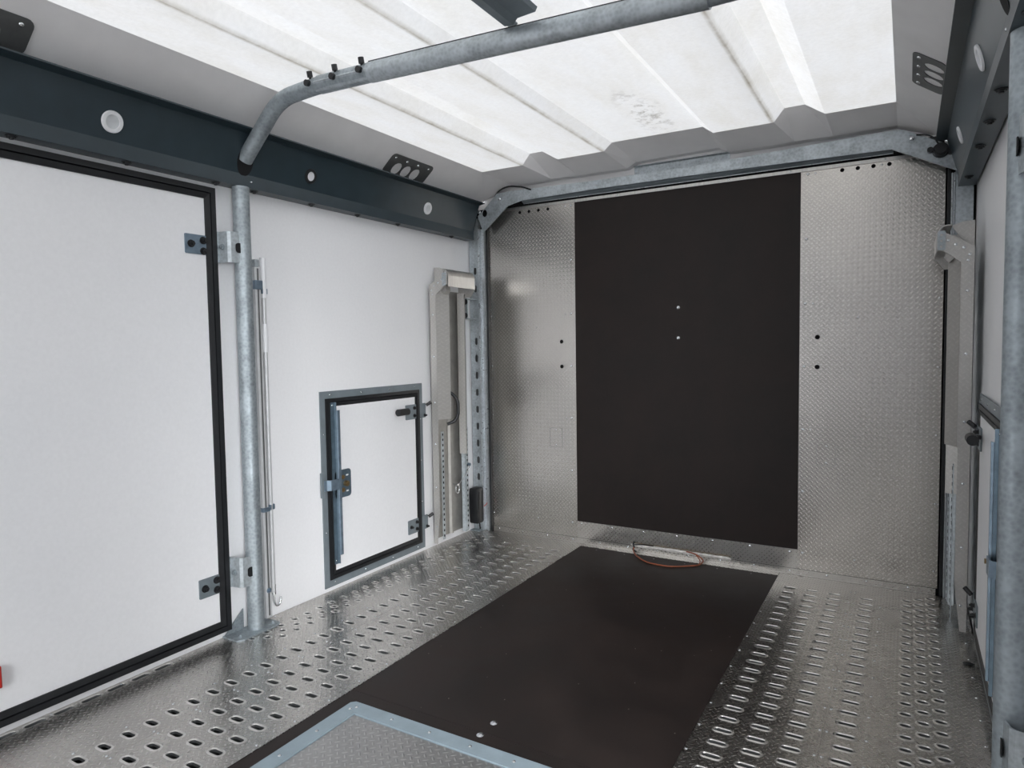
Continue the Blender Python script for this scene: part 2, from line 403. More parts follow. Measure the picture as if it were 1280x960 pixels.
# side slopes
sl0, sl1 = V(XL, Y_OPEN, ZP), V(-.03, Y_OPEN, 1.800); sl2 = V(-.03, .05, 1.800); cl = V(.088, -.004, 1.899)
bm.faces.new((sl0, bk[0], cl, sl2, sl1)); bm.faces.new((bk[0], lw[0], cl))
sr0, sr1 = V(XR, Y_OPEN, ZP), V(WALLR+.03, Y_OPEN, 1.783); sr2 = V(WALLR+.03, .05, 1.783); cr = V(2.274, -.004, 1.899)
bm.faces.new((sr0, sr1, sr2, cr, bk[-1])); bm.faces.new((bk[-1], cr, lw[-1]))
# vertical back face under the closure
edge = [cl]+lw+[cr]; shelf = [V(q.co.x, .009, q.co.z) for q in edge]
for k in range(len(edge)-1): bm.faces.new((edge[k], edge[k+1], shelf[k+1], shelf[k]))
d = [V(.0, .009, 1.850), V(WALLR, .009, 1.850)]
bm.faces.new(shelf+[d[1], d[0]])
bmesh.ops.recalc_face_normals(bm, faces=bm.faces)
# outer closing skirt so no light leaks in over the walls
link('roof_border', bm, 'roof_grey', ceil)

# ------------------------------------------------------------------ side roof beams
def side_beam(fr, lab, grp=None):
    t = thing('roof_beam', lab, 'beam', (.04, -1.5, 1.671), None, fr)
    poly = [(.001, 1.671), (.060, 1.671), (.060, 1.718), (.100, 1.857), (.138, 1.863), (.138, 1.868), (.058, 1.868), (.001, 1.815)]
    bm = prism(nb(), poly, 'Y', Y_OPEN, -.068)
    link('beam_body', bm, 'beam_paint', t, fr)
    for y in (-2.62, -2.34, -2.02, -1.70, -1.535, -1.25, -.977, -.697, -.25):
        stud('bolt', (.036, y, 1.671), '-Z', t, ('beambolt', .013, .007), lambda: hexbolt_bm(.011, .006), 'black_plastic', fr)
    stud('screw', (.060, -1.565, 1.695), 'X', t, ('screw', .004, .002), None, 'zinc_bolt', fr)
    bm = plate(nb(), circ(-1.600, .045, .034, 24, 1.0, 1.55), [], 'Z', .0006, .0016)
    nx_ = Vector((.139, 0, -.040)).normalized(); e_ = Vector((.040, 0, .139)).normalized()
    for vv in bm.verts:
        yy, zz, hh = vv.co; q = Vector((.060, 0, 1.718))+e_*zz+nx_*hh; vv.co = Vector((q.x, yy, q.z))
    link('tube_hole_shade', bm, 'void', t, fr)  # flat dark plate: shade inside the tube opening put into its colour
    return t
side_beam(ID, 'dark blue-grey roof beam running along the top of the left wall, holding three round lights')
side_beam(FR, 'dark blue-grey roof beam along the top of the right wall above the thick right post')
def spot(fr, y, lab, rim, lens, r=.033, zc=1.772, style=0):
    nx = Vector((.139, 0, -.040)).normalized()
    x = .060+(zc-1.718)*(.040/.139)
    t = thing('recessed_light', lab, 'light', (x, y, zc), 'round lights set into the roof beams', fr)
    dd = (nx.x, 0, nx.z)
    def ring(r0, r1, h):
        bm = nb(); n = 32; L = []
        for R, z in ((r1, .0005), (r1, h*.6), (r1-.002, h), (r0+.001, h), (r0, h*.5), (r0, .0005)):
            L.append([bm.verts.new((R*cos(2*pi*k/n), R*sin(2*pi*k/n), z)) for k in range(n)])
        for a, c in zip(L, L[1:]):
            for k in range(n): bm.faces.new((a[k], a[(k+1) % n], c[(k+1) % n], c[k]))
        return bm
    def disc(R, h):
        bm = nb(); tube(bm, [(0, 0, .0006), (0, 0, h)], R, 28); return bm
    inner = r*(.62 if style == 0 else .60)
    stud('rim', (x, y, zc), dd, t, ('rim%d' % style, inner, r), lambda: ring(inner, r, .006), rim, fr)
    stud('lens', (x, y, zc), dd, t, ('lens%d' % style, inner), lambda: disc(inner, .003), lens, fr)
    return t
spot(ID, -2.083, 'white-rimmed round light in the left beam, nearest the large left door', 'white_plastic', 'lens')
spot(ID, -1.288, 'round light with a black ring around a white lens, middle of the left beam', 'black_plastic', 'white_plastic', .030, style=1)
spot(ID, -.511, 'small white-rimmed round light near the far end of the left beam', 'white_plastic', 'lens', .030, style=2)
spot(FR, -1.20, 'round light seen edge-on in the right beam, the nearer of the two', 'white_plastic', 'lens', .034)
spot(FR, -.464, 'round light seen edge-on in the right beam, the farther one by the back wall', 'white_plastic', 'lens', .030, style=2)
# perforated grab brackets on the sloping grey border
def grab(fr, p0, p1, ya, yb, lab, M):
    """p0 lower, p1 upper point (x,z) of the slope; plate lies on it"""
    a = Vector((p0[0], p0[1])); b_ = Vector((p1[0], p1[1])); L = (b_-a).length; e = (b_-a)/L; nn = Vector((e.y, -e.x))
    bm = nb(); W = abs(yb-ya)
    outer = rrect(0, 0, W, L+.0, .022)
    holes = [stadium(W*f, L*.34, L*.60, W*.185, 0, 6, 1) for f in (.25, .47, .69)]
    plate(bm, outer, holes, 'Z', 0.0, .002)
    y0 = min(ya, yb)
    for vv in bm.verts:
        w, s_, h = vv.co; q = a+e*s_+nn*(h+.0008); vv.co = Vector((q.x, y0+w, q.y))
    bmesh.ops.recalc_face_normals(bm, faces=bm.faces)
    mid = (a+b_)/2
    t = thing('grab_bracket', lab, 'bracket', (mid.x, (ya+yb)/2, mid.y), 'grey perforated brackets on the sloping roof border', fr)
    link('bracket_plate', bm, 'bracket_grey', t, fr)
    for k in range(4):
        q = a+e*(L-.022)+nn*.003
        stud('screw', (q.x, y0+.03+(W-.06)*k/3, q.y), (nn.x, 0, nn.y), t, ('bscrew', .007, .004), None, 'zinc_bolt', fr)
A0, A1 = (.072, 1.8855), (.156, 1.9567)
grab(ID, A0, A1, -.855, -.553, 'grey perforated bracket with three oval holes on the left roof border near the back corner', 0)
grab(ID, A0, A1, -2.62, -2.318, 'grey perforated bracket at the top left corner of the picture', 0)
FRS = Frame(2.362)
grab(FRS, (.088, 1.899), (.178, 1.962), -.815, -.52, 'grey perforated bracket on the right roof border beside the right beam', 0)

# ------------------------------------------------------------------ left door
def gasket(parent, fr, y0, y1, z0, z1, w, x=.001, h=.014, name='door_seal'):
    """black rubber frame with a groove along its middle"""
    bm = nb()
    sec = [(0, x), (0, x+h), (w*.44, x+h), (w*.50, x+h*.35), (w*.56, x+h), (w, x+h*.7), (w, x)]   # inset distance, height
    def ring(ins, xx): return [bm.verts.new((xx, y, z)) for y, z in ((y0+ins, z0+ins), (y1-ins, z0+ins), (y1-ins, z1-ins), (y0+ins, z1-ins))]
    R = [ring(a, c) for a, c in sec]
    for a, c in zip(R, R[1:]):
        for k in range(4): bm.faces.new((a[k], a[(k+1) % 4], c[(k+1) % 4], c[k]))
    bmesh.ops.recalc_face_normals(bm, faces=bm.faces)
    return link(name, bm, 'black_rubber', parent, fr)
def hinge(parent, fr, y0, y1, z0, z1, x, bolts, name='hinge_plate', mat='hinge_steel', br=.010):
    h = link(name, plate(nb(), rrect(y0, z0, y1, z1, .004), [], 'X', x, x+.004), mat, parent, fr)
    for (yy, zz) in bolts: bolt((x+.004, yy, zz), 'X', h, fr, br, 'black_steel', .012)
    return h
d1 = structure('door_1', (0, -2.15, 0), 'large white flush door with a black rubber seal in the left wall')
link('door_panel', bx((.0005, -2.62+.04, .065), (.006, -1.688-.04, 1.615), .001), 'wall_white', d1)
gasket(d1, ID, -2.62, -1.688, .026, 1.655, .042)
hinge(d1, ID, -1.812, -1.730, 1.412, 1.480, .0065, [(-1.79, 1.446), (-1.742, 1.462), (-1.742, 1.424)])
hinge(d1, ID, -1.812, -1.730, .178, .248, .0065, [(-1.79, .212), (-1.742, .230), (-1.742, .194)], mat='frame_grey')
t = thing('red_reflector', 'red plastic block on the white left door at the picture edge', 'reflector', (.006, -2.44, .13))
link('housing', bx((.0065, -2.490, .138), (.018, -2.428, .200), .003), 'red_plastic', t)
link('lens_face', bx((.018, -2.486, .143), (.021, -2.432, .195), .001), 'red_plastic', t)

# ------------------------------------------------------------------ small hatches, left and right (mirrored)
def wall_hatch(name, fr, label, full=True):
    t = structure(name, tuple(fr((0, -.85, 0))), label)
    y0, y1, z0, z1 = -1.208, -.500, .020, .885
    f = plate(nb(), [(y0, z0), (y1, z0), (y1, z1), (y0, z1)], [[(y0+.028, z0+.032), (y1-.028, z0+.032), (y1-.028, z1-.032), (y0+.028, z1-.032)]], 'X', .0006, .006)
    fo = link('hatch_frame', f, 'frame_grey', t, fr)
    for k in range(4):
        for zz in (z0+.016, z1-.016): stud('screw', (.006, y0+.06+(y1-y0-.12)*k/3, zz), 'X', fo, ('screw', .004, .002), None, 'zinc_bolt', fr)
    for k in range(1, 4):
        for yy in (y0+.016, y1-.016): stud('screw', (.006, yy, z0+(z1-z0)*k/4+.03), 'X', fo, ('screw', .004, .002), None, 'zinc_bolt', fr)
    gasket(t, fr, y0+.028, y1-.028, z0+.032, z1-.032, .036, .001, .010, 'hatch_seal')
    link('hatch_panel', bx((.001, y0+.060, z0+.064), (.008, y1-.060, z1-.064), .001), 'wall_white', t, fr)
    # latch bar: folded steel angle
    lb = link('latch_bar', strip(nb(), [(.0105, -1.152), (.0105, -1.130), (.020, -1.127)], .003, 'Z', .115, .835), 'latch_steel', t, fr)
    link('bar_flange', strip(nb(), [(.021, -1.129), (.026, -1.127), (.026, -1.114)], .003, 'Z', .155, .800), 'hinge_steel', lb, fr)
    stud('screw', (.012, -1.143, .822), 'X', lb, ('screw', .004, .002), None, 'zinc_bolt', fr)
    stud('screw', (.012, -1.143, .13), 'X', lb, ('screw', .004, .002), None, 'zinc_bolt', fr)
    lp = link('latch_plate', plate(nb(), rrect(-1.140, .405, -1.040, .530, .016), [stadium(-1.062, .502, .020, .008, 0, 4), stadium(-1.062, .430, .020, .008, 0, 4)], 'X', .0085, .012), 'latch_steel', t, fr)
    bm = nb(); tube(bm, [(.012, -1.076, .466), (.026, -1.076, .466)], .013, 14); tube(bm, [(.026, -1.076, .466), (.032, -1.076, .466)], .007, 12)
    link('latch_spindle', bm, 'brass', lp, fr, 40)
    for zz in (.438, .496): bolt((.012, -1.090, zz), 'X', lp, fr, .008, 'brass', .006)
    ca = link('latch_catch', strip(nb(), [(.008, -1.215), (.012, -1.212), (.014, -1.190), (.030, -1.180), (.031, -1.135)], .003, 'Z', .452, .498), 'hinge_steel', t, fr)
    link('catch_post', bx((.006, -1.222, .425), (.014, -1.200, .535), .002), 'frame_grey', ca, fr)
    # two hinges, each a door leaf and a wall leaf
    for z0_, z1_, nm in ((.705, .780, 0), (.118, .190, 1)):
        a = hinge(t, fr, -.642, -.560, z0_, z1_, .0085, [(-.575, z0_+.018), (-.575, z1_-.018)]+([(-.62, (z0_+z1_)/2)] if nm else []), 'hinge_plate', 'frame_grey', .007)
        hinge(t, fr, -.528, -.478, z0_, z1_, .0065, [(-.488, z0_+.012)], 'hinge_leaf', 'frame_grey', .006)
        bm = nb(); tube(bm, [(.016, -.480, z1_-.012), (.034, -.462, z1_+.004)], .008, 10); link('hinge_pin', bm, 'black_steel', t, fr, 40)
    k_ = nb(); tube(k_, [(.014, -.640, .752), (.044, -.655, .752)], .008, 12); link('buffer_stem', k_, 'black_steel', t, fr, 40)
    k_ = nb(); tube(k_, [(.040, -.735, .752), (.040, -.660, .752)], .017, 20); link('rubber_buffer', k_, 'black_rubber', t, fr, 40)
    return t
wall_hatch('door_2', ID, 'small white hatch with a grey frame and black seal low in the left wall')
wall_hatch('door_3', FR, 'small white hatch with a grey frame low in the right wall, seen edge-on')

# ------------------------------------------------------------------ posts
def support_post(fr, lab):
    t = thing('support_post', lab, 'post', (.050, -1.607, 0), None, fr)
    bm = nb(); tube(bm, [(.050, -1.607, .004), (.050, -1.607, 1.670)], .0300, 40); link('post_tube', bm, 'galvanised', t, fr, 40)
    bp = link('base_plate', plate(nb(), [(.004, -1.722), (.085, -1.722), (.098, -1.70), (.098, -1.545), (.085, -1.525), (.004, -1.525)], [], 'Z', .0005, .009), 'galvanised', t, fr)
    bolt((.070, -1.695, .009), 'Z', bp, fr, .007, 'galvanised', .006)
    bolt((.070, -1.548, .009), 'Z', bp, fr, .007, 'galvanised', .006)
    link('base_gusset', prism(nb(), [(-1.716, .009), (-1.634, .009), (-1.634, .085)], 'X', .006, .012), 'galvanised', t, fr)
    for zc in (1.445, .240):
        fo = link('wall_bracket', strip(nb(), [(.010, -1.676), (.048, -1.670), (.056, -1.662), (.066, -1.618)], .004, 'Z', zc-.056, zc+.056), 'galvanised_sheet', t, fr)
        pm = plate(nb(), rrect(.0015, zc-.056, .012, zc+.056, .002), [], 'Y', -1.700, -1.674)
        link('bracket_lug', pm, 'galvanised_sheet', fo, fr)
        bolt((.026, -1.6745, zc), '-Y', fo, fr, .009, 'galvanised', .008)
        link('bracket_window', plate(nb(), rrect(-1.650, zc-.020, -1.622, zc+.016, .010), [], 'X', .0665, .0685), 'void', fo, fr)
    return t
support_post(ID, 'round galvanised post against the left wall between large door and small hatch')
support_post(FRP, 'round galvanised steel post at the right edge of the picture')

# aluminium pole and hook pole clipped beside the left post
t = thing('aluminium_pole', 'slim aluminium profile pole standing beside the left post', 'pole', (.030, -1.535, .03))
bm = bx((.018, -1.551, .020), (.042, -1.524, 1.385), .003)
link('profile', bm, 'pole_aluminium', t)
link('profile_groove', bx((.0415, -1.541, .03), (.0425, -1.534, 1.38), .0003), 'bracket_grey', t)
link('end_fitting', bx((.016, -1.545, 1.386), (.038, -1.525, 1.415), .003), 'galvanised_sheet', t)
link('clip', bx((.012, -1.552, 1.300), (.046, -1.518, 1.335), .002), 'hinge_steel', t)
link('clip', bx((.012, -1.552, .440), (.046, -1.518, .458), .002), 'hinge_steel', t)
bolt((.041, -1.537, .130), 'X', t, ID, .008, 'hinge_steel', .006)
t = thing('hook_pole', 'thin metal pole with a hook at its lower end, hung on the left wall', 'pole', (.026, -1.500, .06))
bm = nb(); tube(bm, [(.026, -1.502, .110), (.026, -1.500, 1.420)], .0085, 12); link('rod', bm, 'pole_aluminium', t, ID, 40)
bm = nb(); tube(bm, [(.026, -1.500, 1.060), (.026, -1.500, 1.170)], .0115, 14); link('grip', bm, 'white_plastic', t, ID, 40)
bm = nb(); tube(bm, [(.026, -1.500, 1.270), (.026, -1.500, 1.425)], .0115, 14); link('grip', bm, 'white_plastic', t, ID, 40)
bm = nb(); tube(bm, [(.026, -1.500, .140), (.026, -1.500, .100)], .008, 12)
tube(bm, fillet([(.026, -1.500, .102), (.026, -1.500, .070), (.026, -1.492, .050), (.026, -1.476, .048), (.026, -1.468, .066), (.026, -1.468, .080)], .012, 4), .0038, 10)
link('hook', bm, 'zinc_bolt', t, ID, 50)
for zz in (1.285, .440): link('wall_clip', bx((.001, -1.512, zz), (.034, -1.486, zz+.022), .003), 'hinge_steel', t)

# ------------------------------------------------------------------ roof hoop and strut
t = thing('roof_hoop', 'bent galvanised tube hoop crossing under the translucent roof', 'tube', (1.2, -1.58, 1.9))
pL = fillet([(.070, -1.600, 1.768), (.262, -1.600, 1.948), (.46, -1.600, 1.958), (.72, -1.600, 1.950)], .07, 8)
bm = nb(); tube(bm, pL, .0275, 28); link('bent_end', bm, 'galvanised', t, ID, 50)
pR = fillet([(2.335, -1.600, 1.768), (2.165, -1.600, 1.905), (1.72, -1.600, 1.905)], .07, 8)
bm = nb(); tube(bm, pR, .0275, 28); link('bent_end', bm, 'galvanised', t, ID, 50)
bm = nb(); tube(bm, [(.690, -1.600, 1.950), (1.211, -1.600, 1.928), (1.760, -1.600, 1.904)], .0315, 32); cs = link('centre_sleeve', bm, 'galvanised_sheet', t, ID, 50)
bm = nb(); tube(bm, [(.694, -1.616, 1.9775), (1.211, -1.616, 1.9555), (1.758, -1.616, 1.9315)], .0022, 6); link('seam', bm, 'black_steel', cs, ID)
# flat clamp between bend and sleeve
bm = nb(); tube(bm, [(.46, -1.600, 1.957), (.700, -1.600, 1.950)], .0298, 6)
cl_ = link('joint_clamp', bm, 'galvanised_sheet', t, ID, 20)
for x_, z_ in ((.438, 1.957), (.552, 1.955), (.668, 1.952)):
    bm = nb(); tube(bm, [(x_, -1.614, z_+.010), (x_, -1.622, z_+.036)], .0045, 10); tube(bm, [(x_, -1.619, z_+.028), (x_, -1.623, z_+.046)], .0095, 12)
    tube(bm, [(x_, -1.627, z_+.006), (x_, -1.640, z_+.004)], .0105, 12); bmesh.ops.translate(bm, verts=bm.verts, vec=(0, 0, -.004))
    link('clamp_screw', bm, 'black_plastic', t, ID, 40)
t = thing('roof_strut', 'dark blue-grey folded steel strut running over the roof hoop', 'strut', (1.24, -2.2, 1.965))
link('strut_channel', strip(nb(), [(1.186, 1.992), (1.196, 1.966), (1.222, 1.963), (1.236, 1.978), (1.292, 1.981), (1.298, 1.992)], .003, 'Y', Y_OPEN, -1.612), 'frame_grey', t)
link('strut_flange', prism(nb(), [(1.190, Y_OPEN), (1.222, Y_OPEN), (1.222, -1.585), (1.190, -1.560)], 'Z', 1.9755, 1.9785), 'galvanised_sheet', t)

# ------------------------------------------------------------------ back wall sheets
def rivets(parent, pts, y=-.0042, r=.0065, h=.0035, d='-Y'):
    for p in pts: stud('rivet', (p[0], y, p[1]), d, parent, ('rivet', r, h), None, 'zinc_bolt')
def back_sheet(name, lab, outer, holes):
    t = thing(name, lab, 'metal sheet', ((outer[0][0]+outer[2][0])/2, 0, outer[0][1]))
    o = link('sheet', plate(nb(), outer, holes, 'Y', -.004, 0.0), 'chequer_wall', t); return t
hl = [circ(x, 1.805, .0085, 14) for x in (.325, .383, .441, .499)]+[circ(.573, z, .0105, 16) for z in (1.090, .956)]
zt = 1.822
tl = back_sheet('aluminium_wall_sheet', 'aluminium tread sheet on the back wall, left of the dark plywood board',
                [(.112, .031), (.657, .031), (.657, zt), (.112, zt)], hl)
rivets(tl, [(.635, 1.808), (.632, 1.523), (.630, 1.239), (.629, .959), (.628, .679), (.626, .393), (.628, .109)])
rivets(tl, [(.601, 1.808), (.597, 1.237), (.597, .678), (.129, 1.524), (.129, 1.241), (.129, .959), (.129, .678), (.126, .395), (.126, .108), (.417, .110), (.419, 1.170)], r=.0045, h=.0025)
hr = [circ(x, 1.808, .0085, 14) for x in (1.928, 1.988, 2.047, 2.106)]+[circ(1.837, z, .0105, 16) for z in (1.090, .957)]
tr_ = back_sheet('aluminium_wall_sheet', 'aluminium tread sheet on the back wall, right of the dark plywood board',
                 [(1.763, .031), (2.306, .031), (2.306, zt), (1.763, zt)], hr)
rivets(tr_, [(1.791, 1.810), (1.788, 1.526), (1.785, 1.241), (1.783, .959), (1.781, .674), (1.782, .391), (1.783, .107)])
rivets(tr_, [(1.822, 1.810), (2.078, 1.809), (1.817, 1.240), (1.811, .675), (1.997, 1.172), (2.294, 1.242), (2.294, .958), (2.292, .675), (2.292, .388), (2.292, .102), (1.996, .105)], r=.0045, h=.0025)
for par, x0, z0, x1, z1 in ((tl, .495, .515, .572, .621), (tr_, 1.838, .517, 1.917, .616)):
    bm = plate(nb(), rrect(x0, z0, x1, z1, .008), [rrect(x0+.0016, z0+.0016, x1-.0016, z1-.0016, .007)], 'Y', -.0048, -.0041)
    ac = link('access_cover', bm, 'bracket_grey', par)
    stud('rivet', ((x0+x1)/2, -.0042, z0+.012), '-Y', ac, ('rivet', .0045, .0025)); stud('rivet', ((x0+x1)/2, -.0042, z1-.012), '-Y', ac, ('rivet', .0045, .0025))
tk = thing('aluminium_kick_sheet', 'low aluminium tread strip on the back wall below the dark plywood board', 'metal sheet', (1.21, 0, .03))
link('sheet', plate(nb(), [(.6575, .031), (1.7625, .031), (1.7625, .1205), (.6575, .1205)], [], 'Y', -.0040, 0), 'chequer_kick', tk)
rivets(tk, [(.680, .107), (.854, .108), (1.028, .107), (1.202, .108), (1.378, .109), (1.554, .108), (1.729, .106)])
tp = thing('plywood_wall_board', 'tall dark brown plywood board in the middle of the back wall', 'board', (1.21, 0, .12))
link('board', bx((.657, -.006, .1205), (1.763, 0, zt), .0008), 'plywood_wall', tp)
for z in (1.247, 1.098): stud('bolt', (1.211, -.0062, z), '-Y', tp, ('cbolt', .009, .004), None)
tt = thing('top_trim_strip', 'narrow aluminium strip along the top edge of the back wall boards', 'trim strip', (1.21, 0, 1.82))
link('strip_profile', strip(nb(), [(-.003, 1.8225), (-.009, 1.8225), (-.009, 1.836)], .002, 'X', .15, 2.30), 'brushed_aluminium', tt)
for x in (.33, .49, .66, .90, 1.15, 1.45, 1.72, 2.09): stud('screw', (x, -.0102, 1.830), '-Y', tt, ('screw', .004, .002), None, 'zinc_bolt')
tb = thing('floor_angle_strip', 'aluminium angle strip along the foot of the back wall', 'trim strip', (1.21, -.01, 0))
link('angle', strip(nb(), [(-.012, .0040), (-.0065, .0040), (-.0065, .030)], .0015, 'X', .125, 2.300), 'chequer_kick', tb)
link('angle_foot', bx((.699, -.0515, .0008), (1.686, -.0125, .0034), .0006), 'chequer_floor', tb)
for x in [.16+.157*k for k in range(14)]: stud('rivet', (x, -.0078, .019), '-Y', tb, ('rivet', .0055, .003), None)

# door seal gap above the sheets
t = thing('top_rubber_seal', 'black rubber seal strip between the back wall sheets and the galvanised header', 'seal', (1.21, 0, 1.85))
link('seal', bx((.15, -.0040, 1.8405), (2.30, .0085, 1.895), .001), 'void', t)

# header beam with gussets
hd = thing('header_beam', 'galvanised steel header across the top of the back wall with angled gusset ends', 'beam', (1.21, -.06, 1.85))
outer = [(.086, 1.800), (.122, 1.706), (.285, 1.836), (.372, 1.855), (.780, 1.861), (1.27, 1.862), (2.118, 1.853), (2.343, 1.735), (2.372, 1.790), (2.296, 1.850), (2.150, 1.926), (2.10, 1.928), (1.27, 1.903), (.78, 1.904), (.300, 1.914), (.215, 1.911), (.150, 1.852)]
link('header_face', plate(nb(), outer, [circ(.133, 1.812, .019, 20, .85, 1.05)], 'Y', -.064, -.060), 'galvanised_sheet', hd)
link('header_top', bx((.32, -.060, 1.899), (2.08, -.012, 1.902), .0008), 'galvanised_sheet', hd)
link('header_back_plate', strip(nb(), [(.0065, 1.900), (.0065, 1.955), (-.004, 1.960)], .002, 'X', .985, 1.452), 'galvanised_sheet', hd)
bm = nb(); a = Vector((2.118, 0, 1.851)); b_ = Vector((2.343, 0, 1.735))
strip(bm, [(2.118, 1.8505), (2.343, 1.7345)], .0035, 'Y', -.078, -.064); link('gusset_lip', bm, 'galvanised_sheet', hd)
bm = nb(); strip(bm, [(.122, 1.7055), (.285, 1.8355)], .0035, 'Y', -.072, -.064); link('gusset_lip', bm, 'galvanised_sheet', hd)
for x, z in ((.232, 1.880), (.098, 1.822), (2.185, 1.885)): stud('rivet', (x, -.064, z), '-Y', hd, ('hrivet', .010, .006), None)
t = thing('guide_track', 'dark steel guide track under the galvanised header', 'rail', (1.21, -.04, 1.84))
link('track', strip(nb(), [(-.044, 1.8660), (-.044, 1.8560), (-.026, 1.8475), (-.022, 1.8475)], .002, 'X', .36, 2.12), 'frame_grey', t)
link('track_lip', bx((.36, -.0245, 1.8435), (2.12, -.0215, 1.8462), .0003), 'zinc_sheet', t)
t = thing('black_cable', 'thin black cable arching above the left end of the header', 'cable', (.3, -.05, 1.93))
bm = nb(); tube(bm, fillet([(.175, -.050, 1.870), (.215, -.055, 1.925), (.290, -.068, 1.942), (.380, -.070, 1.925), (.430, -.068, 1.905)], .05, 6), .0042, 10); link('cable', bm, 'black_rubber', t, ID, 60)
t = thing('cable_socket', 'round black knob with a small cable on the right gusset of the header', 'knob', (2.285, -.08, 1.82))
bm = nb(); tube(bm, [(2.285, -.064, 1.822), (2.285, -.086, 1.822)], .027, 24, rads=[.030, .026]); tube(bm, [(2.285, -.086, 1.822), (2.285, -.100, 1.822)], .020, 20); link('knob_body', bm, 'black_plastic', t, ID, 40)
for dx_ in (-.036, .034):
    bm = nb(); tube(bm, [(2.285+dx_, -.064, 1.822+(.004 if dx_ < 0 else -.012)), (2.285+dx_, -.082, 1.822+(.004 if dx_ < 0 else -.012))], .011, 14); link('wing', bm, 'black_plastic', t, ID, 40)
bm = nb(); tube(bm, fillet([(2.276, -.080, 1.845), (2.262, -.078, 1.872), (2.235, -.074, 1.890), (2.20, -.072, 1.894)], .03), .003, 8); link('cable', bm, 'black_rubber', t, ID, 40)

# slotted uprights and guide rails in the back corners
def upright(fr, lab, top, x0=.006, x1=.066):
    t = thing('slotted_upright', lab, 'upright', (.034, -.03, 0), None, fr)
    hs = [stadium(.044, z, .042, .019, 0, 5, 1) for z in [1.50, 1.40]+[1.10-.098*k for k in range(10)]]
    link('upright_face', plate(nb(), [(x0, .002), (x1, .002), (x1, top), (x0, top)], hs, 'Y', -.036, -.032), 'galvanised_sheet', t, fr)
    link('upright_web', bx((x1-.003, -.032, .002), (x1, -.006, top), .0005), 'galvanised_sheet', t, fr)
    link('foot_plate', bx((x0, -.075, .0015), (x1, -.037, .008), .001), 'galvanised', t, fr)
    link('upright_back', bx((x0, -.012, .004), (x1-.004, -.008, top), .0005), 'bracket_grey', t, fr)
    return t
upright(ID, 'galvanised steel upright with a row of oval slots in the left back corner', 1.795)
upright(FR, 'galvanised steel upright with oval slots in the right back corner behind the right ramp', 1.795)
def rail(fr, lab, xa=.069):
    t = thing('guide_rail', lab, 'rail', (.09, -.03, 0), None, fr)
    k = (.106-xa)/.037
    link('rail_channel', strip(nb(), [(.106-(.106-a)*k, b) for a, b in ((.106, -.012), (.106, -.034), (.100, -.034), (.094, -.022), (.080, -.022), (.076, -.040), (.069, -.040), (.069, -.012))], .002, 'Z', .004, 1.735), 'zinc_sheet', t, fr)
    link('rubber_seal', bx((.1085, -.020, .004), (.1195, -.0046, 1.80), .001), 'black_rubber', t, fr)
    return t
rail(ID, 'vertical galvanised guide rail with a black seal beside the left edge of the back wall')
rail(Frame(2.432), 'vertical galvanised guide rail with a black seal beside the right edge of the back wall', .096)

